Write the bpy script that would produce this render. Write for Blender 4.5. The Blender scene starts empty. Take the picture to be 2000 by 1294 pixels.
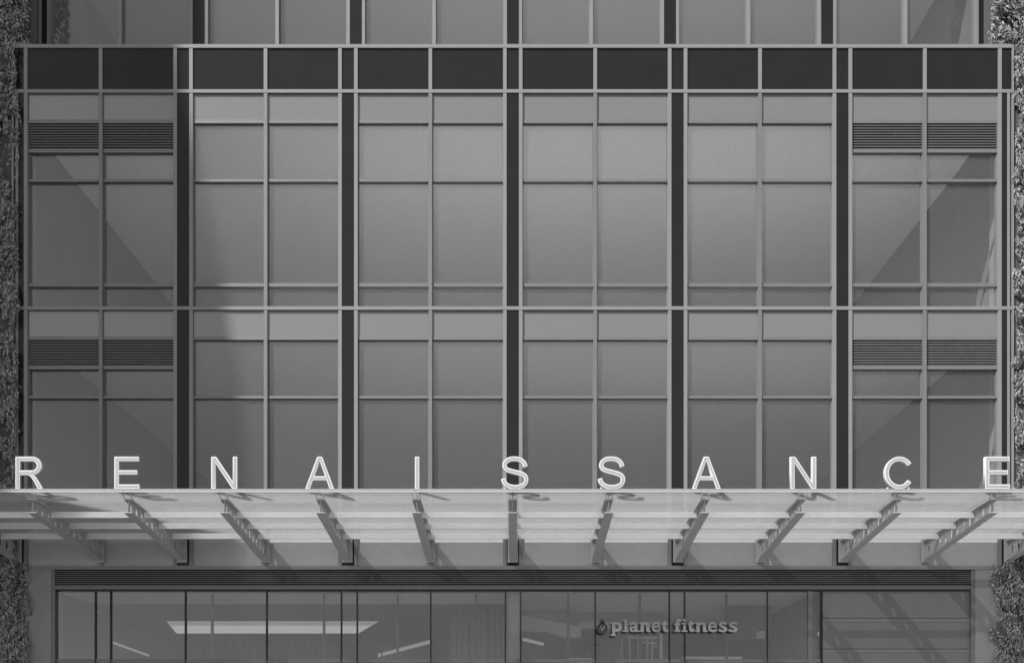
import bpy, bmesh, math, random
from math import radians as R, sin, cos, tan, pi
from mathutils import Vector, Matrix, noise

random.seed(7)
S = bpy.context.scene
COL = S.collection

# ------------------------------------------------------------------ camera
PXM = 90.0          # photo pixels per metre on the facade plane (y = 0)
CX, HY = 1001.5, 1440.0   # facade centre line / eye level in the 2000 px photo
D = 21.0            # camera distance
EYE = 1.6
cd = bpy.data.cameras.new('camera'); cam = bpy.data.objects.new('camera', cd); COL.objects.link(cam)
cam.location = (0, -D, EYE); cam.rotation_euler = (R(90), 0, 0)
cd.sensor_width = 36.0; cd.lens = 36.0 * D * PXM / 2000.0
cd.shift_x = (1000 - CX) / 2000.0; cd.shift_y = (HY - 647) / 2000.0
cd.clip_start = 0.1; cd.clip_end = 2000
S.camera = cam

# ------------------------------------------------------------------ light
SUN_EL, SUN_AZ = 42.0, 47.0       # azimuth: degrees to the left of straight out from the facade
sdir = Vector((-sin(R(SUN_AZ)) * cos(R(SUN_EL)), -cos(R(SUN_AZ)) * cos(R(SUN_EL)), sin(R(SUN_EL))))
sd = bpy.data.lights.new('sun', 'SUN'); so = bpy.data.objects.new('sun', sd); COL.objects.link(so)
sd.energy = 4.2; sd.angle = R(0.35); sd.color = (0.992, 1.0, 0.99)
so.rotation_euler = sdir.to_track_quat('Z', 'Y').to_euler(); so.location = (-30, -40, 50)

W = bpy.data.worlds.new('World'); S.world = W; W.use_nodes = True
nt = W.node_tree; nt.nodes.clear()
sky = nt.nodes.new('ShaderNodeTexSky'); sky.sky_type = 'NISHITA'; sky.sun_disc = False
sky.sun_elevation = R(SUN_EL); sky.sun_rotation = math.atan2(sdir.x, sdir.y)
sky.dust_density = 0.6; sky.air_density = 1.0
bw = nt.nodes.new('ShaderNodeRGBToBW')     # the photograph is black and white
bg = nt.nodes.new('ShaderNodeBackground'); bg.inputs['Strength'].default_value = 0.15
wo = nt.nodes.new('ShaderNodeOutputWorld')
nt.links.new(sky.outputs[0], bw.inputs[0]); nt.links.new(bw.outputs[0], bg.inputs[0]); nt.links.new(bg.outputs[0], wo.inputs[0])

S.view_settings.view_transform = 'Standard'; S.view_settings.look = 'None'
S.view_settings.exposure = 0.32; S.view_settings.gamma = 1.0
S.render.engine = 'CYCLES'
S.cycles.use_denoising = True
S.cycles.max_bounces = 10; S.cycles.diffuse_bounces = 5; S.cycles.glossy_bounces = 4
S.cycles.transparent_max_bounces = 16
S.cycles.caustics_reflective = False; S.cycles.caustics_refractive = False

# ------------------------------------------------------------------ helpers
def sc(y):                      # perspective scale of the plane at world y
    return D / (D + y)
def X(px, y=0.0): return (px - CX) / PXM / sc(y)
def Z(py, y=0.0): return EYE + (HY - py) / PXM / sc(y)

def mat(name, g, rough=0.6, spec=0.5, metal=0.0, var=0.0, vscale=6.0, coat=0.0, stretch=(1, 1, 1), bump=0.0, bscale=60, tint=(1.0, 1.0, 1.0)):
    m = bpy.data.materials.new(name); m.use_nodes = True
    n = m.node_tree; b = n.nodes['Principled BSDF']
    c = (g * tint[0], g * tint[1], g * tint[2], 1)
    b.inputs['Base Color'].default_value = c
    b.inputs['Roughness'].default_value = rough; b.inputs['Metallic'].default_value = metal
    b.inputs['Specular IOR Level'].default_value = spec
    b.inputs['Coat Weight'].default_value = coat; b.inputs['Coat Roughness'].default_value = 0.03
    if var or bump:
        tc = n.nodes.new('ShaderNodeTexCoord'); mp = n.nodes.new('ShaderNodeMapping')
        mp.inputs['Scale'].default_value = stretch
        n.links.new(tc.outputs['Object'], mp.inputs[0])
    if var:
        nz = n.nodes.new('ShaderNodeTexNoise'); nz.inputs['Scale'].default_value = vscale; nz.inputs['Detail'].default_value = 8
        nz.inputs['Roughness'].default_value = 0.65
        rp = n.nodes.new('ShaderNodeMapRange')
        rp.inputs['From Min'].default_value = 0.3; rp.inputs['From Max'].default_value = 0.7
        rp.inputs['To Min'].default_value = 1 - var; rp.inputs['To Max'].default_value = 1 + var
        mx = n.nodes.new('ShaderNodeVectorMath'); mx.operation = 'SCALE'
        mx.inputs[0].default_value = c[:3]
        n.links.new(mp.outputs[0], nz.inputs['Vector']); n.links.new(nz.outputs[0], rp.inputs[0])
        n.links.new(rp.outputs[0], mx.inputs['Scale']); n.links.new(mx.outputs[0], b.inputs['Base Color'])
    if bump:
        nb = n.nodes.new('ShaderNodeTexNoise'); nb.inputs['Scale'].default_value = bscale; nb.inputs['Detail'].default_value = 4
        bp = n.nodes.new('ShaderNodeBump'); bp.inputs['Strength'].default_value = bump; bp.inputs['Distance'].default_value = 0.01
        n.links.new(mp.outputs[0], nb.inputs['Vector']); n.links.new(nb.outputs[0], bp.inputs['Height']); n.links.new(bp.outputs[0], b.inputs['Normal'])
    return m

def glass_mat(name, tint, refl, rough=0.0, dust=0.0, dustcol=0.8, trans=0.5, wav=0.0):
    """architectural glass: see-through part + mirror part + a little dust that scatters light"""
    m = bpy.data.materials.new(name); m.use_nodes = True; n = m.node_tree; n.nodes.clear()
    out = n.nodes.new('ShaderNodeOutputMaterial')
    t = n.nodes.new('ShaderNodeBsdfTransparent'); t.inputs[0].default_value = (tint, tint, tint, 1)
    g = n.nodes.new('ShaderNodeBsdfGlossy'); g.inputs['Roughness'].default_value = rough
    fr = n.nodes.new('ShaderNodeFresnel'); fr.inputs['IOR'].default_value = 1.5
    ge = n.nodes.new('ShaderNodeNewGeometry'); io = n.nodes.new('ShaderNodeMath'); io.operation = 'MULTIPLY_ADD'
    io.inputs[1].default_value = 1 / 1.5 - 1.5; io.inputs[2].default_value = 1.5      # same reflectance on both faces of the pane
    n.links.new(ge.outputs['Backfacing'], io.inputs[0]); n.links.new(io.outputs[0], fr.inputs['IOR'])
    ad = n.nodes.new('ShaderNodeMath'); ad.operation = 'ADD'; ad.use_clamp = True; ad.inputs[1].default_value = refl
    n.links.new(fr.outputs[0], ad.inputs[0])
    m1 = n.nodes.new('ShaderNodeMixShader'); n.links.new(ad.outputs[0], m1.inputs[0]); n.links.new(t.outputs[0], m1.inputs[1]); n.links.new(g.outputs[0], m1.inputs[2])
    last = m1
    if wav:
        tc = n.nodes.new('ShaderNodeTexCoord')
        nb = n.nodes.new('ShaderNodeTexNoise'); nb.inputs['Scale'].default_value = 0.9; nb.inputs['Detail'].default_value = 1
        bp = n.nodes.new('ShaderNodeBump'); bp.inputs['Strength'].default_value = wav; bp.inputs['Distance'].default_value = 0.02
        n.links.new(tc.outputs['Object'], nb.inputs['Vector']); n.links.new(nb.outputs[0], bp.inputs['Height']); n.links.new(bp.outputs[0], g.inputs['Normal'])
    if dust:
        df = n.nodes.new('ShaderNodeBsdfDiffuse'); df.inputs[0].default_value = (dustcol,) * 3 + (1,)
        tl = n.nodes.new('ShaderNodeBsdfTranslucent'); tl.inputs[0].default_value = (dustcol,) * 3 + (1,)
        m3 = n.nodes.new('ShaderNodeMixShader'); m3.inputs[0].default_value = trans
        n.links.new(df.outputs[0], m3.inputs[1]); n.links.new(tl.outputs[0], m3.inputs[2])
        m2 = n.nodes.new('ShaderNodeMixShader')
        n.links.new(m1.outputs[0], m2.inputs[1]); n.links.new(m3.outputs[0], m2.inputs[2])
        tc2 = n.nodes.new('ShaderNodeTexCoord'); nz = n.nodes.new('ShaderNodeTexNoise'); nz.inputs['Scale'].default_value = 14.0; nz.inputs['Detail'].default_value = 9; nz.inputs['Roughness'].default_value = 0.8
        rp = n.nodes.new('ShaderNodeMapRange'); rp.inputs['From Min'].default_value = 0.3; rp.inputs['From Max'].default_value = 0.7
        rp.inputs['To Min'].default_value = dust * 0.75; rp.inputs['To Max'].default_value = dust * 1.25
        n.links.new(tc2.outputs['Object'], nz.inputs['Vector']); n.links.new(nz.outputs[0], rp.inputs[0]); n.links.new(rp.outputs[0], m2.inputs[0])
        last = m2
    n.links.new(last.outputs[0], out.inputs[0])
    return m

def emit_mat(name, g, s):
    m = bpy.data.materials.new(name); m.use_nodes = True; n = m.node_tree; n.nodes.clear()
    e = n.nodes.new('ShaderNodeEmission'); e.inputs[0].default_value = (g, g, g * .99, 1); e.inputs[1].default_value = s
    o = n.nodes.new('ShaderNodeOutputMaterial'); n.links.new(e.outputs[0], o.inputs[0]); return m

M = {
    'frame':   mat('painted_aluminium', 0.225, 0.7, var=0.05, vscale=3, bump=0.05),
    'dark':    mat('charcoal_panel', 0.017, 0.9, spec=0.1, var=0.12, vscale=1.2, coat=0.3),
    'spandrel': mat('backpainted_spandrel', 0.17, 0.9, coat=1.0, var=0.05, vscale=30),
    'lowpanel': mat('low_spandrel_brightened', 0.40, 0.5, coat=0.3, var=0.05, vscale=6),  # spandrel colour made paler to offset the shade under the canopy
    'sundimwall': mat('wall_sun_subdued', 0.13, 0.9, var=0.06),  # wall colour darkened where the sun strikes, so the lit patch stays subdued
    'bar':     mat('transom_metal', 0.165, 0.5, var=0.05, vscale=3),
    'dimfloor': mat('floor_dimmed', 0.52, 0.9, var=0.05),  # floor toned down so less light bounces onto the middle storey ceiling
    'darkfloor': mat('floor_darkened', 0.20, 0.9, var=0.05),  # floor darkened further to cut bounce light in the set-back storey
    'dimceil': mat('ceiling_dimmed', 0.50, 0.9, var=0.07, vscale=16),  # ceiling colour toned down so the set-back storey looks dimmer
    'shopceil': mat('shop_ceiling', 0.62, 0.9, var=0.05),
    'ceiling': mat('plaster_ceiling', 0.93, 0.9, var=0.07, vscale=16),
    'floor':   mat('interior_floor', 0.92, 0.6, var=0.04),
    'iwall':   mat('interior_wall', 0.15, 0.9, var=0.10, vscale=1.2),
    'louver':  mat('louver_blade', 0.11, 0.5, var=0.1),
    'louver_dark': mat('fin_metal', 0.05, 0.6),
    'grille':  mat('grille_blade', 0.11, 0.5, var=0.1),
    'stone':   mat('pilaster_stone', 0.24, 0.75, var=0.07, vscale=5, bump=0.1),
    'panel':   mat('metal_wall_panel', 0.15, 0.55, var=0.06, vscale=2.5, stretch=(1, 1, .4)),
    'steel':   mat('canopy_steel', 0.44, 0.5, var=0.06, vscale=4),
    'purlin':  mat('white_purlin', 0.94, 0.45, var=0.03),
    'white':   mat('letter_edge', 0.70, 0.3),
    'edge':    mat('edge_profile', 0.46, 0.35),
    'face':    mat('letter_face', 0.40, 0.35, var=0.05, vscale=12),
    'gasket':  mat('gasket', 0.012, 0.6),
    'render':  mat('rear_wall_render', 0.12, 0.9, var=0.12),
    'leafA':   mat('leaf_light', 0.36, 0.5, spec=0.4),
    'leafB':   mat('leaf_mid', 0.22, 0.5, spec=0.5),
    'leafC':   mat('leaf_dark', 0.13, 0.55, spec=0.5),
    'stem':    mat('stem', 0.10, 0.8),
    'soil':    mat('planting_mat', 0.08, 0.95, var=0.3, vscale=20),
    'pave':    mat('pavement_slab', 0.42, 0.85, var=0.12, vscale=2, bump=0.2),
    'kerb':    mat('kerb_stone', 0.30, 0.8, var=0.1),
    'road':    mat('asphalt', 0.12, 0.9, var=0.2, vscale=25, bump=0.3),
    'paint':   mat('road_paint', 0.7, 0.7, var=0.1),
    'tower':   mat('tower_cladding', 0.30, 0.7, var=0.08),
    'towerglass': mat('tower_window', 0.03, 0.08, spec=0.8),
    'curtain': mat('curtain', 0.22, 0.9, var=0.12, vscale=5, stretch=(6, 6, .1)),
    'signgray': mat('sign_letter', 0.32, 0.5),
    'emblem':  mat('sign_emblem', 0.035, 0.5),
    'dimwall': mat('lobby_wall', 0.22, 0.9, var=0.15, vscale=1.5, stretch=(4, 1, .2)),
    'bulk':    mat('lobby_bulkhead', 0.62, 0.9, var=0.06),
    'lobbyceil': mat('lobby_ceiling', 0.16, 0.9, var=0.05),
    'glass':   glass_mat('window_glass', 1.0, 0.0, dust=0.062, wav=0.15),
    'lobbyglass': glass_mat('shop_glass', 0.85, 0.01, dust=0.03, wav=0.1),
    'canopyglass': glass_mat('canopy_glass', 1.0, 0.0, dust=0.52, dustcol=0.52, trans=0.82),
    'glassedge': glass_mat('glass_edge', 0.8, 0.05, dust=0.7, dustcol=0.55, trans=0.3),
    'light':   emit_mat('lit_diffuser', 1.0, 0.34),
    'strip':   emit_mat('lit_strip', 1.0, 0.20),
}

M['spandrel'].node_tree.nodes['Principled BSDF'].inputs['Coat IOR'].default_value = 1.7

class MB:
    def __init__(s): s.v = []; s.f = []
    def box(s, x0, x1, y0, y1, z0, z1):
        if x0 > x1: x0, x1 = x1, x0
        if y0 > y1: y0, y1 = y1, y0
        if z0 > z1: z0, z1 = z1, z0
        b = len(s.v)
        s.v += [(x0, y0, z0), (x1, y0, z0), (x1, y1, z0), (x0, y1, z0), (x0, y0, z1), (x1, y0, z1), (x1, y1, z1), (x0, y1, z1)]
        s.f += [tuple(b + i for i in q) for q in ((0, 3, 2, 1), (4, 5, 6, 7), (0, 1, 5, 4), (1, 2, 6, 5), (2, 3, 7, 6), (3, 0, 4, 7))]
        return s
    def prism(s, pts, off):           # polygon (3-D pts) swept by vector off
        b = len(s.v); n = len(pts); off = Vector(off)
        s.v += [tuple(p) for p in pts] + [tuple(Vector(p) + off) for p in pts]
        s.f.append(tuple(b + i for i in reversed(range(n)))); s.f.append(tuple(b + n + i for i in range(n)))
        for i in range(n):
            j = (i + 1) % n
            s.f.append((b + i, b + j, b + n + j, b + n + i))
        return s
    def cyl(s, c, axis, r, h, n=12):
        axis = Vector(axis).normalized(); a = axis.orthogonal().normalized(); bb = axis.cross(a)
        pts = [Vector(c) + r * (cos(2 * pi * i / n) * a + sin(2 * pi * i / n) * bb) for i in range(n)]
        return s.prism(pts, axis * h)
    def quad(s, a, b, c, d):
        k = len(s.v); s.v += [tuple(a), tuple(b), tuple(c), tuple(d)]; s.f.append((k, k + 1, k + 2, k + 3)); return s
    def build(s, name, m, parent=None, origin=None, bevel=0.0):
        me = bpy.data.meshes.new(name)
        o0 = Vector(origin) if origin is not None else None
        vs = [tuple(Vector(v) - o0) for v in s.v] if o0 else s.v
        me.from_pydata(vs, [], s.f); me.update()
        bm = bmesh.new(); bm.from_mesh(me); bmesh.ops.recalc_face_normals(bm, faces=bm.faces); bm.to_mesh(me); bm.free()
        ms = m if isinstance(m, (list, tuple)) else [m]
        for q in ms: me.materials.append(q)
        o = bpy.data.objects.new(name, me); COL.objects.link(o)
        if o0: o.location = o0
        if parent:
            o.parent = parent
            w = o.location.copy()
            p = parent; off = Vector((0, 0, 0))
            while p: off += p.location; p = p.parent
            o.location = w - off
        if bevel:
            bv = o.modifiers.new('edge', 'BEVEL'); bv.width = bevel; bv.segments = 2; bv.limit_method = 'ANGLE'
        return o

def tag(o, label=None, cat=None, group=None, kind=None):
    if label: o['label'] = label
    if cat: o['category'] = cat
    if group: o['group'] = group
    if kind: o['kind'] = kind
    return o
def empty(name, loc=(0, 0, 0)):
    o = bpy.data.objects.new(name, None); o.location = loc; o.empty_display_size = .3; COL.objects.link(o); return o

# ------------------------------------------------------------------ ground
GZ = -0.13
tag(MB().box(-400, 400, -400, 60, -1.0, GZ - 0.004).build('ground', M['road']), kind='structure')
tag(MB().box(-120, 120, -20.0, -5.5, GZ - 0.003, GZ).build('road', M['road']), kind='structure')
tag(MB().box(-120, 120, -5.2, 0.5, -0.5, 0).build('pavement', M['pave']), kind='structure')
tag(MB().box(-120, 120, -5.5, -5.2, -0.5, 0.003).build('kerb', M['kerb']), kind='structure')
tag(MB().box(-120, 120, -25.9, -20.3, -0.5, 0).build('far_pavement', M['pave']), kind='structure')
tag(MB().box(-120, 120, -20.3, -20.0, -0.5, 0.003).build('far_kerb', M['kerb']), kind='structure')
mk = MB()
for i in range(-14, 15): mk.box(i * 6, i * 6 + 3, -12.85, -12.72, GZ + 0.001, GZ + 0.004)
tag(mk.build('road_marking', M['paint']), kind='structure')

# ------------------------------------------------------------------ main building
BLD = empty('office_building', (0, 0, 0))
tag(BLD, 'glass and grey metal office building with dark columns, louvres and shopfront behind the lettered canopy', 'building')

PITCH = 322.0
def colx(k): return CX + k * PITCH
FD = 0.14   # frame depth
GY = 0.105   # glass plane
SY = 0.045   # spandrel plane
Z_TOP, Z_BOT = Z(87), Z(1111)

# dark columns, one per storey and grid line; the storeys are divided by the rails
storeys = [(181.3, 598.0, 'upper'), (604.8, 1021.0, 'mid'), (1027.8, 1104.0, 'low')]
for k in range(-3, 4):
    for (a, b, _) in storeys:
        m = MB()
        if abs(k) < 3: m.box(X(colx(k) - 12), X(colx(k) + 12), 0.012, 0.30, Z(b), Z(a))
        else:
            sg = 1 if k > 0 else -1
            m.box(X(CX + sg * 955), X(CX + sg * 966), 0.012, 0.30, Z(b), Z(a))
        m.build('column', M['dark'], BLD)
# side strips (vertical mullions beside the columns)
for k in range(-3, 4):
    for sg in (-1, 1):
        if k == -3 and sg < 0 or k == 3 and sg > 0: continue
        for (a, b) in ((181.3, 1104.0),):
            x0, x1 = colx(k) + sg * 12, colx(k) + sg * 19
            if abs(k) == 3: x0, x1 = CX + (955 if k > 0 else -955), CX + (948 if k > 0 else -948)
            MB().box(X(x0), X(x1), 0.0, FD, Z(b), Z(a)).build('mullion', M['frame'], BLD)
for sg in (-1, 1):
    MB().box(X(CX + sg * 966), X(CX + sg * 971), -0.002, 0.3, Z(1104), Z(181.3)).build('mullion', M['frame'], BLD)
    MB().box(X(CX + sg * 971), X(CX + sg * 975), 0.05, 0.3, Z(1104), Z(181.3)).build('column', M['dark'], BLD)
    MB().box(X(CX + sg * 975), X(CX + sg * 979), 0.0, 1.0, Z(1104), Z(87)).build('corner_trim', M['frame'], BLD)
# rails across the whole box
E = 975
for (a, b, nm) in ((87, 94, 'rail'), (174.8, 181.3, 'rail'), (598, 604.8, 'rail'), (1021, 1027.8, 'rail'), (1104, 1111, 'rail')):
    MB().box(X(CX - E), X(CX + E), -0.006 if a > 90 else -0.010, 0.2, Z(b), Z(a)).build(nm, M['frame'], BLD)
# parapet: dark panels between light bars
edges = []
for k in range(-3, 4):
    for sg in (-1, 1): edges.append((k, sg))
xs = []
for k in range(-3, 4):
    c = colx(k)
    if k == -3: xs.append((CX - 955, CX - 948))
    elif k == 3: xs.append((CX + 948, CX + 955))
    else: xs += [(c - 19, c - 12), (c + 12, c + 19)]
    if k < 3: xs.append((c + 161 - 3.5, c + 161 + 3.5))
xs.sort()
for (a, b) in xs: MB().box(X(a), X(b), -0.004, 0.16, Z(174.8), Z(94)).build('parapet_bar', M['frame'], BLD)
pe = [CX - E] + [v for p in xs for v in p] + [CX + E]
for i in range(0, len(pe), 2):
    MB().box(X(pe[i]), X(pe[i + 1]), 0.02, 0.16, Z(174.8), Z(94)).build('parapet_panel', M['dark'], BLD)
MB().box(X(CX - E), X(CX + E), 0.2, 1.02, Z(100), Z(89)).build('terrace_roof', M['panel'], BLD)

def louvre(parent, x0, x1, z0, z1, n, y0, y1, m, back=False):
    b = MB(); h = (z1 - z0) / n
    for i in range(n):
        za = z0 + i * h
        b.prism([(x0, y0, za), (x0, y0, za + 0.42 * h), (x0, y1, za + 1.10 * h), (x0, y1, za + 0.85 * h)], (x1 - x0, 0, 0))
    return b.build('louver', m, parent)

def window(xa, xb, top, base, yoff=0.0, kind='normal', scale=1.0, side=0):
    """one window unit (half a bay, one storey). xa, xb photo px on the facade plane"""
    y = yoff
    w = MB()
    x0, x1 = X(xa), X(xb)
    zc = (Z(top) + Z(base)) / 2
    parts = []
    def bar(a, b, yy=0.035): w.box(x0, x1, y + yy, y + FD, Z(b), Z(a))
    root_origin = ((x0 + x1) / 2, y, Z(base))
    lites = []
    if kind == 'upper':
        lites = [(top, base)]
        w.box(x0, x1, y + 0.004, y + FD, Z(top), Z(top - 7))
        w.box(x0, x1, y + 0.004, y + FD, Z(base + 7), Z(base))
    else:
        o = top - 181.3
        bar(231.5 + o, 238.5 + o)
        if kind == 'normal':
            bar(348 + o, 353 + o); bar(551 + o, 558 + o)
            lites = [(238.5 + o, 348 + o), (353 + o, 551 + o), (558 + o, base)]
        else:
            bar(289.5 + o, 296 + o); bar(348 + o, 353 + o); bar(551 + o, 558 + o)
            lites = [(296 + o, 348 + o), (353 + o, 551 + o), (558 + o, base)]
    for (u, v) in ((x0, x0 + .018), (x1 - .018, x1)): w.box(u, v, y + 0.07, y + FD - .01, Z(base), Z(231.5 + o if kind != 'upper' else top))
    win = w.build('window', M['bar'], BLD, origin=root_origin)
    if kind != 'upper':
        MB().box(x0, x1, y + SY, y + SY + 0.03, Z(231.5 + o), Z(top)).build('spandrel_panel', M['spandrel'], win)
        if kind == 'louver':
            louvre(win, x0, x1, Z(289.5 + o), Z(238.5 + o), 10, y + 0.05, y + 0.098, M['louver'])
            MB().box(x0, x1, y + 0.10, y + 0.11, Z(289.5 + o), Z(238.5 + o)).build('louver_backing', M['louver_dark'], win)  # added dark sheet, its colour stands in for shade between the blades
    for (a, b) in lites:
        MB().box(x0, x1, y + GY, y + GY + 0.012, Z(b), Z(a)).build('pane', M['glass'], win)
    return win

for k in range(-3, 3):
    lo = colx(k) + 19 if k > -3 else CX - 948
    hi = colx(k + 1) - 19 if k < 2 else CX + 948
    mid = colx(k) + 161
    kind = 'louver' if k in (-3, 2) else 'normal'
    for (a, b) in ((181.3, 598.0), (604.8, 1021.0)):
        MB().box(X(mid - 3.5), X(mid + 3.5), 0.0, FD, Z(b), Z(a)).build('mullion', M['bar'], BLD)
        window(lo, mid - 3.5, a, b, kind=kind); window(mid + 3.5, hi, a, b, kind=kind)
    # low opaque spandrels right under the canopy
    MB().box(X(mid - 3.5), X(mid + 3.5), 0.0, FD, Z(1104), Z(1027.8)).build('mullion', M['frame'], BLD)
    for (u, v) in ((lo, mid - 3.5), (mid + 3.5, hi)):
        MB().box(X(u), X(v), SY, SY + 0.03, Z(1104), Z(1027.8)).build('spandrel_panel', M['lowpanel'], BLD)

# upper storey set back by about a metre
UY = 1.03
ZU1 = 21.2
ub, ut = HY - (16.4 - EYE) * PXM, HY - (ZU1 - EYE) * PXM
for k in range(-3, 4):
    c = colx(k)
    if abs(k) < 3:
        MB().box(X(c - 12), X(c + 12), UY + 0.0, UY + 0.3, 16.0, ZU1).build('column', M['dark'], BLD)
        for sg in (-1, 1): MB().box(X(c + sg * 12), X(c + sg * 19), UY + 0.01, UY + FD, 16.0, ZU1).build('mullion', M['frame'], BLD)
    else:
        sg = 1 if k > 0 else -1
        MB().box(X(CX + sg * 955), X(CX + sg * 965), UY, UY + 0.3, 16.0, ZU1).build('column', M['dark'], BLD)
        MB().box(X(CX + sg * 948), X(CX + sg * 955), UY + 0.01, UY + FD, 16.0, ZU1).build('mullion', M['frame'], BLD)
        MB().box(X(CX + sg * 965), X(CX + sg * 972), UY - 0.01, UY + .3, 16.0, ZU1).build('mullion', M['frame'], BLD)
        MB().box(X(CX + sg * 972), X(CX + sg * 975), UY + 0.05, UY + .3, 16.0, ZU1).build('column', M['dark'], BLD)
    if k < 3:
        lo = c + 19 if k > -3 else CX - 948
        hi = colx(k + 1) - 19 if k < 2 else CX + 948
        mid = c + 161
        MB().box(X(mid - 3.5), X(mid + 3.5), UY, UY + FD, 16.0, ZU1).build('mullion', M['frame'], BLD)
        for (u, v) in ((lo, mid - 3.5), (mid + 3.5, hi)): window(u, v, ut, ub, yoff=UY, kind='upper')
# roof slab and cornice above the picture
MB().box(-16, 16, UY - 0.1, 22, ZU1, ZU1 + 0.8).build('roof', M['panel'], BLD)

# interiors: ceilings, floors, end walls of each storey (all seen from below through the glass)
RW = 10.95; RD = 22.0
cz = [Z(187), Z(610)]
fz = [Z(598.5), Z(1021.5)]
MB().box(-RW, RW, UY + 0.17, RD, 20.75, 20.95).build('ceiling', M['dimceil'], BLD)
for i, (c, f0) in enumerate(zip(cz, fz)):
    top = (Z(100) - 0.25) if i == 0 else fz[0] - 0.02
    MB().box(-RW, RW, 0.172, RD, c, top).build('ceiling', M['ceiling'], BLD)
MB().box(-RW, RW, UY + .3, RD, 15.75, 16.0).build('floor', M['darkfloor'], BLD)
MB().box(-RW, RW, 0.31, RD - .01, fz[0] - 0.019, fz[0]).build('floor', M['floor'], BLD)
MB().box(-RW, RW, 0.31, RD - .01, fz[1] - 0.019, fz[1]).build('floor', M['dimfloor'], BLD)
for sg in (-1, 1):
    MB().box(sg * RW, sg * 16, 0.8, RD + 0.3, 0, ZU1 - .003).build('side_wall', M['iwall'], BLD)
    MB().box(sg * (RW - .001), sg * (RW + .02), 0.31, 0.8, 5.2, 16.5).build('side_wall', M['iwall' if sg < 0 else 'sundimwall'], BLD)
    if sg > 0: MB().box(RW - .02, RW - .002, 0.32, 2.6, 5.3, ZU1 - .5).build('side_wall', M['sundimwall'], BLD)  # added darker sheet that subdues the sun patch on the right wall
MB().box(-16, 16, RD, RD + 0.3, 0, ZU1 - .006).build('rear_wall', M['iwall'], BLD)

# ------------------------------------------------------------------ shopfront
SF = 0.05   # plane of the shopfront
louvre(BLD, X(106, SF), X(1898, SF), Z(1143, SF), Z(1112, SF), 8, SF + 0.0, SF + 0.07, M['grille'])
MB().box(X(106, SF), X(1898, SF), SF + 0.12, SF + 0.16, Z(1145, SF), Z(1110, SF)).build('louver_backing', M['gasket'], BLD)
MB().box(X(106, SF), X(1898, SF), SF - 0.02, SF + 0.15, Z(1150, SF), Z(1143.5, SF)).build('transom', M['panel'], BLD)
MB().box(X(106, SF), X(1898, SF), SF + 0.02, SF + 0.15, Z(1153, SF), Z(1150, SF)).build('transom', M['gasket'], BLD)
for (a, b) in ((100, 106), (1898, 1905)):
    MB().box(X(a), X(b), SF - 0.03, SF + 0.2, 0, Z(1111)).build('jamb', M['panel'], BLD)
for (a, b) in ((48, 100), (1905, 1957)):
    MB().box(X(a), X(b), SF - 0.045, SF + 0.5, 0, Z(1111)).build('pilaster', M['stone'], BLD)
joints = [185, 215, 361, 520, 666, 697, 841, 987, 1017, 1163, 1308, 1338, 1500, 1583, 1605]
pz_top, pz_door = Z(1153, SF), Z(1289, SF)
edgesx = [106] + joints
for i, a in enumerate(edgesx[:-1]):
    b = edgesx[i + 1]
    for (z0, z1) in ((pz_door + 0.035, pz_top), (0.1, pz_door - 0.035)):
        MB().box(X(a + 1.2, SF), X(b - 1.2, SF), SF + 0.05, SF + 0.065, z0, z1).build('shop_window', M['lobbyglass'], BLD)
for j in joints:
    wd = 1.2 if j not in (1500, 1583) else (0.6 if j == 1500 else 4)
    MB().box(X(j - wd, SF), X(j + wd, SF), SF + 0.02, SF + 0.12, 0.1, pz_top).build('glazing_joint', M['gasket'] if j != 1583 else M['panel'], BLD)
MB().box(X(106, SF), X(1605, SF), SF + 0.03, SF + 0.12, pz_door - 0.035, pz_door + 0.035).build('door_header', M['panel'], BLD)
MB().box(X(106, SF), X(1605, SF), SF - 0.01, SF + 0.12, 0.0, 0.1).build('plinth', M['panel'], BLD)
# light pier between the two shops
MB().box(X(989.5, SF), X(1014.5, SF), SF + 0.09, SF + 0.4, 0.0, pz_top).build('pier', M['stone'], BLD)
# metal wall panels right of the shop glass
py = [1153, 1206, 1266, 1330, 1400, 1470]
for a, b in zip(py[:-1], py[1:]):
    MB().box(X(1608, SF), X(1898, SF), SF + 0.04, SF + 0.12, Z(b - 0.3, SF), Z(a + .3, SF)).build('wall_panel', M['panel'], BLD, bevel=0.004)
    MB().box(X(1608, SF), X(1898, SF), SF + 0.032, SF + 0.039, Z(b + 7 if b < 1290 else b, SF), Z(b + 1, SF)).build('panel_trim', M['bar'], BLD) if b in (1266, 1206) else None
MB().box(X(1606, SF), X(1898, SF), SF + 0.13, SF + 0.16, 0, pz_top).build('wall_backing', M['gasket'], BLD)

# lobby
LC = Z(1152) - 0.0
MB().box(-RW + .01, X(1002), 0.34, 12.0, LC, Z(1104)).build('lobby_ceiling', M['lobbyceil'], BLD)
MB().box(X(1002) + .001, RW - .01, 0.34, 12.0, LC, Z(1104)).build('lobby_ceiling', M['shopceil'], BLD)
MB().box(-RW + .01, RW - .01, 12.0, 12.3, 0, LC - .004).build('lobby_wall', M['dimwall'], BLD)
MB().box(-RW + .01, RW - .01, 0.5, 12.0, -0.3, 0.004).build('lobby_floor', M['floor'], BLD)
MB().box(X(1002) - .05, X(1002) + .05, 0.5, 12.0, 0.005, LC - .002).build('lobby_partition', M['dimwall'], BLD)
MB().box(X(1600), X(1600) + .12, 0.5, 12.0, 0.005, LC - .002).build('lobby_partition', M['dimwall'], BLD)
hc = (LC - EYE) * PXM
def ceilpt(px, py, dz=0.0):
    s = (HY - py) / (hc + dz * PXM); y = D / s - D
    return Vector(((px - CX) / PXM / s, y, LC + dz))
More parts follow.
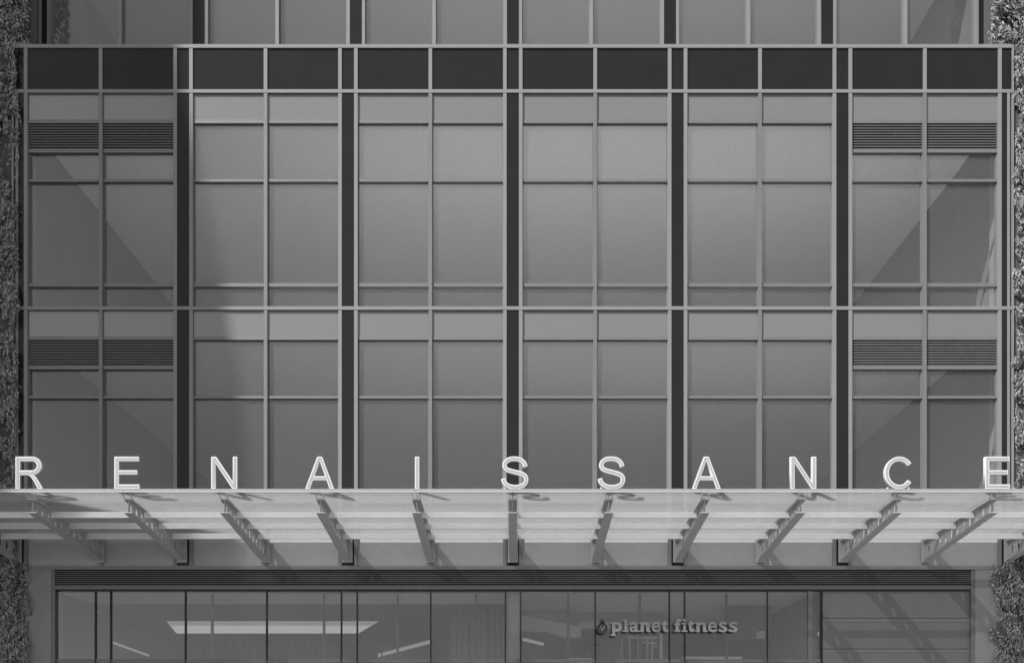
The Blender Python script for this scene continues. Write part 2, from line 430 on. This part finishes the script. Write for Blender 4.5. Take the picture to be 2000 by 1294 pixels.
# big trapezoid lit coffer
def plate(pts, off, name, m, parent, origin=None):
    return MB().prism(pts, off).build(name, m, parent, origin=origin)
P = [ceilpt(325, 1212, -.12), ceilpt(740, 1212, -.12), ceilpt(700, 1236, -.12), ceilpt(345, 1236, -.12)]
ctr = sum(P, Vector()) / 4
cl = empty('ceiling_light', ctr)
tag(cl, 'wide lit trapezoid ceiling light behind the left half of the shop glass', 'ceiling light')
Q = [P[0], P[1], P[1].lerp(P[2], .34), P[0].lerp(P[3], .34)]
Q2 = [P[0].lerp(P[3], .36), P[1].lerp(P[2], .36), P[2], P[3]]
plate(Q, (0, 0, .05), 'upper_diffuser', M['strip'], cl)
plate(Q2, (0, 0, .05), 'lower_diffuser', M['light'], cl)
fr = MB()
for a, b in zip(P, P[1:] + P[:1]):
    d = (b - a).normalized(); n_ = Vector((-d.y, d.x, 0)) * .04
    fr.prism([a - n_ * 1.2, b - n_ * 1.2, b - n_ * .1, a - n_ * .1], (0, 0, .11))
fr.build('housing', M['panel'], cl)

def bar_lamp(a, b, w, label, mtl='strip'):
    a, b = Vector(a), Vector(b); c = (a + b) / 2
    t = empty('linear_lamp', c)
    tag(t, label, 'linear lamp', 'slim lit lamps inside the shops')
    up = Vector((0, 0, w))
    MB().prism([a - up / 2, b - up / 2, b + up / 2, a + up / 2], (0, .06, 0)).build('diffuser', M[mtl], t)
    MB().prism([a + up * .55, b + up * .55, b + up * .9, a + up * .9], (0, .07, 0)).build('housing', M['panel'], t)
    for q in (.1, .9):
        p = a.lerp(b, q) + up * .85; MB().box(p.x - .01, p.x + .01, p.y + .02, p.y + .04, p.z, LC).build('hanger', M['panel'], t)
def pl(px, py, y): return Vector((X(px, y), y, Z(py, y)))
bar_lamp(pl(218, 1253, 4), pl(290, 1279, 6.5), .06, 'dim sloping lamp at the far left behind the shop glass')
bar_lamp(pl(738, 1279, 6.5), pl(840, 1252, 4), .09, 'bright sloping lamp right of the trapezoid ceiling light')
bar_lamp(pl(1021, 1247, 4), pl(1062, 1257, 5.5), .08, 'short sloping lamp just right of the light pier')
bar_lamp(pl(1528, 1247, 4), pl(1600, 1236, 3.0), .09, 'sloping lamp at the right end of the shop glass')

def curtain(x0, x1, ytop, y, label, m='curtain', n=60):
    b = MB(); xa, xb = X(x0, y), X(x1, y); zt = Z(ytop, y)
    pts = []
    for i in range(n + 1):
        t = i / n; pts.append((xa + (xb - xa) * t, y + 0.05 * sin(t * n * .9) + .02 * sin(t * 37), ))
    for (p, q) in zip(pts[:-1], pts[1:]):
        b.quad((p[0], p[1], .02), (q[0], q[1], .02), (q[0], q[1], zt), (p[0], p[1], zt))
    o = b.build('curtain', M[m], None, origin=(xa, y, 0.02))
    sol = o.modifiers.new('cloth', 'SOLIDIFY'); sol.thickness = .008
    return tag(o, label, 'curtain')
curtain(878, 985, 1158, 2.6, 'pale hanging curtain left of the light pier')
curtain(745, 838, 1266, 6.2, 'pale hanging curtain under the bright sloping lamp')
curtain(430, 660, 1238, 11, 'hanging curtain below the trapezoid ceiling light', 'curtain', 90)
curtain(1170, 1212, 1247, 4.4, 'narrow hanging curtain under the round emblem of the wall sign')
curtain(1024, 1060, 1262, 4.6, 'curtain under the short sloping lamp', 'curtain', 20)

# bulkheads of the right-hand shop
MB().box(X(108), X(985), 0.36, 1.95, LC - .03, LC - .004).build('lobby_soffit', M['shopceil'], BLD)
for px in (413, 632, 776, 930, 1110, 1250, 1420):
    MB().box(X(px - 1.6, .3), X(px + 1.6, .3), .3, .42, .01, LC - .035).build('glass_fin', M['louver_dark'], BLD)

def wallpoly(pxs, y, th, name, m, parent=BLD):
    return MB().prism([pl(a, b, y) for a, b in pxs], (0, th, 0)).build(name, M[m], parent)
wallpoly([(1017, 1200), (1135, 1223), (1135, 1243), (1098, 1243), (1068, 1232), (1017, 1231)], 3.0, .3, 'bulkhead', 'bulk')
wallpoly([(1127, 1213), (1300, 1213), (1300, 1226), (1127, 1226)], 3.6, .3, 'bulkhead', 'bulk')
wallpoly([(1420, 1165), (1505, 1158), (1505, 1243), (1420, 1250)], 2.4, .3, 'bulkhead', 'iwall')
wallpoly([(1478, 1232), (1494, 1230), (1494, 1245), (1478, 1246)], 2.3, .05, 'wall_light_panel', 'bulk')
for i, (a, y) in enumerate(((1220, 1242), (1250, 1252), (1274, 1260))):
    wallpoly([(a, y), (1284, y), (1284, y + 4), (a + 8, y + 3)], 3.4 + i * .4, .06, 'stair_tread', 'bulk')
wallpoly([(1289, 1236), (1294, 1236), (1294, 1420), (1289, 1420)], 3.3, .1, 'door_frame', 'bulk')
for px in (1213, 1228, 1245, 1262, 1272):
    wallpoly([(px, 1246), (px + 4, 1246), (px + 4, 1420), (px, 1420)], 5.2, .1, 'post', 'bulk')
ps = MB().prism([pl(1333, 1281, 1.2), pl(1450, 1281, 1.2), pl(1450, 1330, 1.2), pl(1333, 1330, 1.2)], (0, .03, 0)).build('notice_board', M['bulk'])
tag(ps, 'pale blank notice board behind the glass under the wall sign', 'notice board')
ps = MB().prism([pl(1111, 1284, 1.6), pl(1155, 1284, 1.6), pl(1155, 1320, 1.6), pl(1111, 1320, 1.6)], (0, .3, 0)).build('display_cabinet', M['bulk'], bevel=.01)
tag(ps, 'small pale cabinet behind the glass left of the round emblem', 'cabinet')

# ------------------------------------------------------------------ canopy
CAN = empty('canopy', (0, 0, Z(1100)))
tag(CAN, 'translucent glass canopy on perforated tapered steel beams, spanning the whole front', 'canopy')
def zt(d): return EYE + (384 + 5.35 * d) / PXM      # top of beams / purlins at distance d from the facade
def zb(d): return EYE + (345 + 11.0 * d) / PXM      # underside of the beams
def zg(d): return zt(d) + 0.085                      # glass
TIP, GF = 2.943, 3.13
PUR = [2.228, 1.463, 0.69]

def curve_mesh(splines, extrude, name, offset=0.0, bevel=0.0):
    cu = bpy.data.curves.new(name, 'CURVE'); cu.dimensions = '2D'; cu.fill_mode = 'BOTH'
    cu.extrude = extrude; cu.offset = offset; cu.bevel_depth = bevel
    for pts in splines:
        sp = cu.splines.new('POLY'); sp.points.add(len(pts) - 1)
        for p, q in zip(sp.points, pts): p.co = (q[0], q[1], 0, 1)
        sp.use_cyclic_u = True
    ob = bpy.data.objects.new(name, cu); COL.objects.link(ob)
    dg = bpy.context.evaluated_depsgraph_get()
    me = bpy.data.meshes.new_from_object(ob.evaluated_get(dg))
    bpy.data.objects.remove(ob); bpy.data.curves.remove(cu)
    me.name = name
    return me

# web outline in (d, z) with round holes
def circ(cx, cy, rx, ry, n=16): return [(cx + rx * cos(2 * pi * i / n), cy + ry * sin(2 * pi * i / n)) for i in range(n)]
FT = 0.014
web = [[(0.02, zb(0) + FT), (TIP, zb(TIP) + FT), (TIP, zt(TIP) - FT), (0.02, zt(0) - FT)]]
nh = 11
for i in range(nh):
    d = 0.16 + i * (TIP - 0.28) / (nh - 1)
    mid = (zb(d) + zt(d)) / 2; hh = (zt(d) - zb(d))
    web.append(circ(d, mid, 0.05, min(0.095, hh * .30)))
web_me = curve_mesh(web, 0.006, 'web')
# map curve (x=d, y=z, z=thickness) -> world (thickness, -d, z)
for v in web_me.vertices:
    d, z, t = v.co; v.co = (t, -d, z)
web_me.flip_normals()
web_me.materials.append(M['steel'])
HW = 0.082
for k in range(-6, 7):
    bx = X(CX + k * 161.4)
    be = empty('beam', (bx, 0, 0)); be.location = (bx, 0, -CAN.location.z); be.parent = CAN
    w = bpy.data.objects.new('web', web_me); COL.objects.link(w); w.parent = be
    for (fn, nm) in ((zt, 'top_flange'), (zb, 'bottom_flange')):
        b = MB()
        lo = -FT if nm == 'top_flange' else 0
        b.prism([(-HW, -0.02, fn(0) + lo), (-HW, -TIP - .01, fn(TIP) + lo), (-HW, -TIP - .01, fn(TIP) + lo + FT), (-HW, -0.02, fn(0) + lo + FT)], (2 * HW, 0, 0))
        o = b.build(nm, M['steel']); o.parent = be
    o = MB().box(-0.11, 0.11, -0.03, -0.008, zb(0) - 0.03, zt(0) + .03).build('end_plate', M['steel']); o.parent = be
    # clamp that carries the glass at the tip: base plate, two prongs
    b = MB()
    b.box(-0.075, 0.075, -TIP - 0.03, -TIP + 0.05, zt(TIP) + .001, zt(TIP) + 0.016)
    for sg in (-1, 1):
        b.prism([(sg * .072, -TIP, zt(TIP) + .016), (sg * .052, -TIP, zt(TIP) + .016), (sg * .06, -GF + .06, zg(GF) - .003), (sg * .085, -GF + .06, zg(GF) - .003)], (0, .03, 0))
        b.cyl((sg * .072, -GF + .08, zg(GF) - .025), (0, 0, 1), .022, .02)
    o = b.build('clamp', M['white']); o.parent = be
    b = MB()
    for dd in (TIP - .28, TIP - .36):
        for sg in (-1, 1): b.cyl((sg * .05, -dd, zt(dd) + .001), (0, 0, 1), .012, .05, 8)
    o = b.build('bolt', M['white']); o.parent = be
# purlins between the beams
for d in PUR:
    for k in range(-6, 6):
        x0, x1 = X(CX + k * 161.4) + 0.012, X(CX + (k + 1) * 161.4) - 0.012
        b = MB().box(x0, x1, -d, -d + 0.05, zt(d) - 0.129, zt(d) - FT - .001)
        o = b.build('purlin', M['purlin'], CAN)
    for sg in (-1, 1):
        x0 = X(CX + sg * 6 * 161.4) + sg * .012
        MB().box(x0, x0 + sg * 1.6, -d, -d + 0.05, zt(d) - .129, zt(d) - FT - .001).build('purlin', M['purlin'], CAN)
# glass sheets, one per beam bay, with a thick bright front edge
XE = [X(CX + k * 161.4) for k in range(-6, 7)]
XE = [XE[0] - 1.65] + XE + [XE[-1] + 1.65]
for a, b_ in zip(XE[:-1], XE[1:]):
    g = MB().prism([(a + .006, -0.05, zg(0.05)), (a + .006, -GF, zg(GF)), (a + .006, -GF, zg(GF) + 0.02), (a + .006, -0.05, zg(0.05) + 0.02)], (b_ - a - .012, 0, 0))
    g.build('glass_sheet', M['canopyglass'], CAN)
    MB().box(a + .002, b_ - .002, -GF - 0.03, -GF - .002, zg(GF) - 0.012, zg(GF) + 0.015).build('front_edge', M['edge'], CAN)
    MB().box(a + .002, b_ - .002, -GF - 0.024, -GF - .002, zg(GF) + 0.0152, zg(GF) + 0.055).build('front_edge', M['glassedge'], CAN)

# ------------------------------------------------------------------ channel letters
T = 0.135
def ribbon(path, t, cap=False):
    L, Rr = [], []
    n = len(path)
    for i, p in enumerate(path):
        a = path[max(i - 1, 0)]; b = path[min(i + 1, n - 1)]
        dx, dy = b[0] - a[0], b[1] - a[1]; l = math.hypot(dx, dy); nx, ny = -dy / l, dx / l
        L.append((p[0] + nx * t / 2, p[1] + ny * t / 2)); Rr.append((p[0] - nx * t / 2, p[1] - ny * t / 2))
    return L + Rr[::-1]
def catmull(P, m=6):
    out = []
    Q = [P[0]] + P + [P[-1]]
    for i in range(1, len(Q) - 2):
        p0, p1, p2, p3 = Q[i - 1], Q[i], Q[i + 1], Q[i + 2]
        for j in range(m):
            t = j / m
            out.append(tuple(0.5 * ((2 * p1[c]) + (-p0[c] + p2[c]) * t + (2 * p0[c] - 5 * p1[c] + 4 * p2[c] - p3[c]) * t * t + (-p0[c] + 3 * p1[c] - 3 * p2[c] + p3[c]) * t ** 3) for c in (0, 1)))
    out.append(P[-1]); return out
def arc(cx, cy, rx, ry, a0, a1, n=18): return [(cx + rx * cos(R(a0 + (a1 - a0) * i / n)), cy + ry * sin(R(a0 + (a1 - a0) * i / n))) for i in range(n + 1)]
GL = {}
GL['E'] = (.78, [[(0, 0), (.78, 0), (.78, T), (T, T), (T, .45), (.71, .45), (.71, .45 + T * .95), (T, .45 + T * .95), (T, 1 - T), (.76, 1 - T), (.76, 1), (0, 1)]])
GL['N'] = (.81, [[(0, 0), (T, 0), (T, .79), (.81 - T * 1.12, 0), (.81, 0), (.81, 1), (.81 - T, 1), (.81 - T, .21), (T * 1.12, 1), (0, 1)]])
GL['A'] = (.90, [[(0, 0), (.14, 0), (.14 + .356 * .27, .27), (.76 - .356 * .27, .27), (.76, 0), (.90, 0), (.525, 1), (.375, 1)], [(.14 + .356 * .39, .39), (.45, .865), (.76 - .356 * .39, .39)]])
GL['I'] = (T, [[(0, 0), (T, 0), (T, 1), (0, 1)]])
def inset(polys, d):
    out = []
    for i, p in enumerate(polys):
        area = sum(p[j][0] * p[(j + 1) % len(p)][1] - p[(j + 1) % len(p)][0] * p[j][1] for j in range(len(p)))
        if (area > 0) != (i == 0): p = p[::-1]
        q = [a for j, a in enumerate(p) if math.dist(a, p[j - 1]) > 1e-5]
        n = len(q); o = []
        for j in range(n):
            a, b, c = q[j - 1], q[j], q[(j + 1) % n]
            u = Vector((b[0] - a[0], b[1] - a[1])).normalized(); v = Vector((c[0] - b[0], c[1] - b[1])).normalized()
            n1 = Vector((-u.y, u.x)); n2 = Vector((-v.y, v.x)); m = n1 + n2
            k = d / max(.35, 1 + n1.dot(n2)) 
            o.append((b[0] + m.x * k, b[1] + m.y * k))
        out.append(o)
    return out
r = .285
GL['R'] = (.86, [[(0, 0), (T, 0), (T, .43), (.37, .43), (.44, .405), (.50, .345), (.57, .24), (.70, 0), (.86, 0), (.74, .21), (.65, .35), (.60, .41), (.53, .45)] + arc(.53, 1 - r + .005, r, r - .005, -90 + 12, 90, 14) + [(0, 1)],
                 [(T, 1 - T), ] + arc(.52, 1 - r + .005, r - T, r - .005 - T, 90, -90, 12) + [(T, .44 + T)]])
GL['S'] = (.84, [ribbon(catmull([(.765, .69), (.71, .82), (.58, .915), (.42, .94), (.25, .915), (.13, .82), (.11, .71), (.19, .60), (.38, .54), (.57, .49), (.73, .42), (.785, .29), (.73, .14), (.58, .07), (.42, .052), (.24, .09), (.11, .19), (.065, .32)]), T)])
GL['C'] = (.90, [ribbon(arc(.46, .495, .395, .44, 36, 324, 40), T)])
H = 62.5 / PXM / (D / (D - GF))
letters = [('R', 31), ('E', 224), ('N', 413), ('A', 596.5), ('I', 810.5), ('S', 978.5), ('S', 1167.5), ('A', 1351), ('N', 1543), ('C', 1727), ('E', 1923)]
wh = ['leftmost raised letter R on the canopy edge, over the left plants', 'raised letter E on the canopy edge between R and N, second from the left', 'raised letter N near the left end, third letter on the canopy edge', 'raised letter A left of the single letter I on the canopy edge', 'raised letter I, the narrow stroke left of the two S letters', 'raised letter S at the middle of the canopy, in front of a dark column',
      'raised letter S right of the middle one, against plain glass', 'raised letter A right of the two S letters on the canopy edge', 'raised letter N between A and C on the right half of the canopy', 'raised letter C, second last letter on the canopy edge', 'raised letter E at the far right end of the canopy']
LY = -GF + 0.015
LS = D / (D - GF)
zbase = zg(GF) + 0.056
gcache = {}
for (ch, px), lab in zip(letters, wh):
    w_, spl = GL[ch]
    if ch not in gcache:
        sp = [[(a * H, b * H) for a, b in s_] for s_ in spl]
        body = curve_mesh(sp, 0.035, 'letter_body')
        face = curve_mesh(inset(sp, 0.021), 0.004, 'letter_face')
        for me, dy in ((body, 0), (face, -0.036)):
            for v in me.vertices:
                x, y, z = v.co; v.co = (x, -z + dy, y)
        body.flip_normals(); face.flip_normals()
        body.materials.append(M['white']); face.materials.append(M['face'])
        gcache[ch] = (body, face)
    body, face = gcache[ch]
    t = empty('raised_letter', ((px - CX) / PXM / LS, LY, zbase))
    tag(t, lab, 'letter', 'raised letters of the word on the canopy edge')
    for me, nm in ((body, 'return'), (face, 'letter_face')):
        o = bpy.data.objects.new(nm, me); COL.objects.link(o); o.parent = t
    dz_ = MB()
    wl = w_ * H
    for f in ((.5,) if ch == 'I' else (.12, .85)):
        dz_.box(wl * f - .012, wl * f + .012, -.02, .02, -0.004 if ch not in 'SC' else -.004, 0.03 if ch in 'SC' else 0.0)
    o = dz_.build('foot', M['white']); o.parent = t

# ------------------------------------------------------------------ shop wall sign
SGY = -0.06
sg_ = empty('wall_sign', (X(1300, SGY), SGY, Z(1233, SGY)))
tag(sg_, 'raised pale slab-serif shop name with a round dark emblem, in front of the shop glass', 'sign')
def bb_fit(me, x0, x1, z0, z1, y0, th):
    xs_ = [v.co.x for v in me.vertices]; ys_ = [v.co.y for v in me.vertices]; zs_ = [v.co.z for v in me.vertices]
    ax, bx_, ay, by_, az_, bz_ = min(xs_), max(xs_), min(ys_), max(ys_), min(zs_), max(zs_)
    for v in me.vertices:
        x = x0 + (v.co.x - ax) / (bx_ - ax) * (x1 - x0); z = z0 + (v.co.y - ay) / (by_ - ay) * (z1 - z0)
        y = y0 + (v.co.z - az_) / (bz_ - az_) * th
        v.co = (x, y, z)
word = [('p', 1195.5, 1214, 1214, 1241), ('l', 1219.5, 1224.5, 1209, 1233), ('a', 1230, 1246, 1214, 1233.3), ('n', 1251, 1268, 1214, 1233), ('e', 1273, 1289, 1213.5, 1233.5),
        ('t', 1292, 1305, 1209.5, 1233), ('f', 1317, 1330, 1208, 1233), ('i', 1334, 1339.5, 1208, 1233), ('t', 1343, 1356, 1209.5, 1233), ('n', 1360, 1379, 1214, 1233), ('e', 1383, 1400, 1213.5, 1233.5), ('s', 1404, 1420, 1213.5, 1233.5), ('s', 1423.5, 1440.5, 1213.5, 1233.5)]
pp = sg_.location
for ch, a, b_, t_, bo in word:
    fc = bpy.data.curves.new('f', 'FONT'); fc.body = ch; fc.size = 1; fc.extrude = .05; fc.offset = 0.03 if ch in 'pnft' else 0.012
    ob = bpy.data.objects.new('f', fc); COL.objects.link(ob)
    me = bpy.data.meshes.new_from_object(ob.evaluated_get(bpy.context.evaluated_depsgraph_get()))
    bpy.data.objects.remove(ob); bpy.data.curves.remove(fc)
    bb_fit(me, X(a, SGY) - pp.x, X(b_, SGY) - pp.x, Z(bo, SGY) - pp.z, Z(t_, SGY) - pp.z, 0.02, -0.04)
    me.materials.clear(); me.materials.append(M['signgray'])
    me.name = 'letter'
    o = bpy.data.objects.new('letter', me); COL.objects.link(o); o.parent = sg_
    # slab serifs
    s = MB()
    def slab(x0, x1, y0, y1): s.box(X(x0, SGY) - pp.x, X(x1, SGY) - pp.x, -.023, .018, Z(y1, SGY) - pp.z, Z(y0, SGY) - pp.z)
    if ch == 'p': slab(a - 2.5, a + 7, 1237.5, 1241); slab(a - 2.5, a + 3, 1214, 1217)
    if ch == 'l': slab(a - 3, b_ + 3, 1230, 1233); slab(a - 3, a + 2, 1209, 1212)
    if ch == 'n': slab(a - 2.5, a + 6.5, 1230, 1233); slab(b_ - 5.5, b_ + 2.5, 1230, 1233); slab(a - 2.5, a + 3, 1214, 1217)
    if ch == 'i': slab(a - 3, b_ + 3, 1230, 1233); slab(a - 3, a + 2, 1215, 1218)
    if ch == 'f': slab(a - 1, a + 11, 1230, 1233)
    if ch == 'a': slab(b_ - 3, b_ + 3, 1230, 1233)
    if s.v:
        q = s.build('serif', M['signgray']); q.parent = o
# emblem: toothed disc with a raised thumb on top
ecx, ecz = X(1176, SGY) - pp.x, Z(1226, SGY) - pp.z
pts = []
for i in range(48):
    a = 2 * pi * i / 48; rr = 0.128 if (i % 4) < 2 else 0.112
    pts.append((ecx + rr * cos(a), -.02, ecz + rr * sin(a)))
o = MB().prism(pts, (0, .04, 0)).build('emblem_disc', M['emblem']); o.parent = sg_
b = MB()
b.prism([(ecx - .045, -.02, ecz + .10), (ecx + .05, -.02, ecz + .10), (ecx + .055, -.02, ecz + .155), (ecx + .02, -.02, ecz + .165), (ecx + .01, -.02, ecz + .225), (ecx - .015, -.02, ecz + .225), (ecx - .02, -.02, ecz + .16), (ecx - .045, -.02, ecz + .13)], (0, .04, 0))
o = b.build('emblem_thumb', M['emblem']); o.parent = sg_
b = MB()
for (u, v, w, h) in ((-.05, .02, .03, .02), (-.02, -.03, .025, .05), (.02, .01, .02, .06), (.04, .045, .02, .02), (-.03, .05, .03, .014)):
    b.box(ecx + u, ecx + u + w, -.026, -.0205, ecz + v - h / 2, ecz + v + h / 2)
o = b.build('emblem_figure', M['signgray']); o.parent = sg_
b = MB()
for px in (1165, 1250, 1320, 1400): b.box(X(px, SGY) - pp.x - .008, X(px, SGY) - pp.x + .008, .021, .14, Z(1226, SGY) - pp.z - .008, Z(1226, SGY) - pp.z + .008)
o = b.build('standoff', M['panel']); o.parent = sg_

# ------------------------------------------------------------------ green walls
def leaf(b, p, d, n, L, w, mi, mats):
    """one pointed leaf, folded along the middle and drooping at its tip"""
    d = d.normalized(); s = d.cross(n)
    if s.length < 1e-3: return
    s.normalize(); n = s.cross(d).normalized()
    p1 = p + d * L * .45 + n * L * .10; p2 = p + d * L - n * L * .12 + Vector((0, 0, -L * .12))
    k = len(b.v)
    b.v += [tuple(p), tuple(p1 + s * w * .5 + n * w * .18), tuple(p1 - s * w * .5 + n * w * .18), tuple(p1), tuple(p2)]
    for f in ((k, k + 1, k + 3), (k, k + 3, k + 2), (k + 1, k + 4, k + 3), (k + 3, k + 4, k + 2)):
        b.f.append(f); mats.append(mi)
def edge_x(z, side):
    if side < 0:
        if z > Z(88): e = X(59, .3)
        elif z > Z(1098): e = X(36)
        else: e = X(58)
    else:
        if z > Z(88): e = X(1930, .3)
        elif z > Z(1098): e = X(1981)
        else: e = X(1940)
    e += side * -0.05 * noise.noise(Vector((side * 9, 0, z * 1.7))) * 2
    return e
for side, lab in ((-1, 'leafy plants climbing the wall at the left edge of the facade'), (1, 'leafy plants climbing the wall at the right edge of the facade')):
    t = empty('green_wall', (side * 11.6, 0.1, 0))
    tag(t, lab, 'climbing plants')
    rnd = random.Random(11 + side)
    b = MB(); mats = []
    N = 42000
    for i in range(N):
        z = rnd.uniform(2.2, 19.2)
        e = edge_x(z, side)
        u = rnd.random() ** 1.1 * 1.5
        x = e + side * u
        # tufts: density and depth follow noise so that dark gaps stay between clumps
        nv = noise.noise(Vector((x * 3.2, 0.5 * side, z * 2.1 + .6 * x))) + .5 * noise.noise(Vector((x * 8, 3, z * 6)))
        if nv < -0.2 and rnd.random() < .93: continue
        dep = 0.02 + 0.28 * max(0, nv + .2) * rnd.uniform(.3, 1)
        y0 = 0.30 if z > Z(88) else (0.0 if z > Z(1098) else 0.02)
        p = Vector((x, y0 - dep + rnd.uniform(-.02, .06), z))
        fl = noise.noise(Vector((x * 1.3, 7, z * 1.1))) * 2.2
        d = Vector((sin(fl) * .9 + rnd.gauss(0, .35), -0.45 + rnd.gauss(0, .25), -abs(cos(fl)) * .8 + rnd.gauss(0, .45)))
        n_ = Vector((rnd.gauss(0, .4), -1, .5 + rnd.gauss(0, .4)))
        L = rnd.uniform(.045, .125)
        mi = 0 if rnd.random() < .42 else (1 if rnd.random() < .62 else 2)
        leaf(b, p, d, n_, L, L * rnd.uniform(.22, .42), mi, mats)
    o = b.build('foliage', [M['leafA'], M['leafB'], M['leafC']], t, origin=(side * 11.6, .1, 0))
    bmx = o.data
    for pgn, mi in zip(bmx.polygons, mats): pgn.material_index = mi
    o['kind'] = 'stuff'
    # arching stems
    b = MB()
    for i in range(110):
        z = rnd.uniform(2.2, 18.8); e = edge_x(z, side)
        x = e + side * rnd.uniform(.06, 1.2); y0 = .2 if z > Z(88) else (-.08)
        p = Vector((x, y0, z)); d = Vector((-side * rnd.uniform(.1, .5) + rnd.gauss(0, .2), -.3, rnd.uniform(.1, .5)))
        for j in range(7):
            q = p + d * .055; d += Vector((rnd.gauss(0, .05), 0, -.13))
            w = .006
            if side * (q.x - e) < -.04: break
            b.prism([p + Vector((-w, 0, 0)), p + Vector((w, 0, 0)), p + Vector((0, -w, w))], q - p)
            p = q
    b.build('stem', M['stem'], t, origin=(side * 11.6, .1, 0))
    # felt pocket backing, hugging the same edge
    b = MB(); zz = 0.0
    MBz = []
    lim = [(0.0, Z(1098), X(66) if side < 0 else X(1938), 0.06), (Z(1098), Z(88), X(24) if side < 0 else X(1983), .06), (Z(88), ZU1, X(42, .4) if side < 0 else X(1938, .4), .40)]
    for (z0, z1, xe, yy) in lim: b.box(xe if side > 0 else -15.9, 15.9 if side > 0 else xe, yy, .79, z0, z1)
    b.build('planting_mat', M['soil'], t, origin=(side * 11.6, .1, 0))
    MB().box(side * 11.4, side * 10.835, UY + .02, UY + .6, 16.0, ZU1 - .01).build('return_wall', M['stone'], BLD)

# ------------------------------------------------------------------ unseen tower across the street, outline shaped to shade the left of the facade
OY = -26.0
tt = -OY / (-sdir.y)
def back(px, py):
    p = Vector((X(px), 0, Z(py))) + sdir * tt
    return p
bound = [(268, -500), (272, -90), (325, 0), (347, 60), (358, 180), (390, 330), (430, 550), (452, 680), (466, 820), (470, 960), (470, 1440)]
bp_ = [back(a, c) for a, c in bound]
left = min(p.x for p in bp_) - 26
poly = [Vector((left, OY, bp_[0].z))] + bp_ + [Vector((bp_[-1].x, OY, 0)), Vector((left, OY, 0))]
az = Vector((sdir.x, sdir.y, 0)).normalized() * 16
TW = empty('tower', (left + 13, OY, 0))
tag(TW, 'unseen grey tower block across the street, sloping edge shaped for its shadow on the facade', 'building')
MB().prism(poly, az).build('wall', M['tower'], TW, origin=(left + 13, OY, 0))
b = MB(); z = 4.0
while z < bp_[0].z - 3:
    b.box(left + 1.2, min(p.x for p in bp_) - 1.0, OY + 0.01, OY + .05, z, z + 1.9); z += 3.6
b.build('window_band', M['towerglass'], TW, origin=(left + 13, OY, 0))
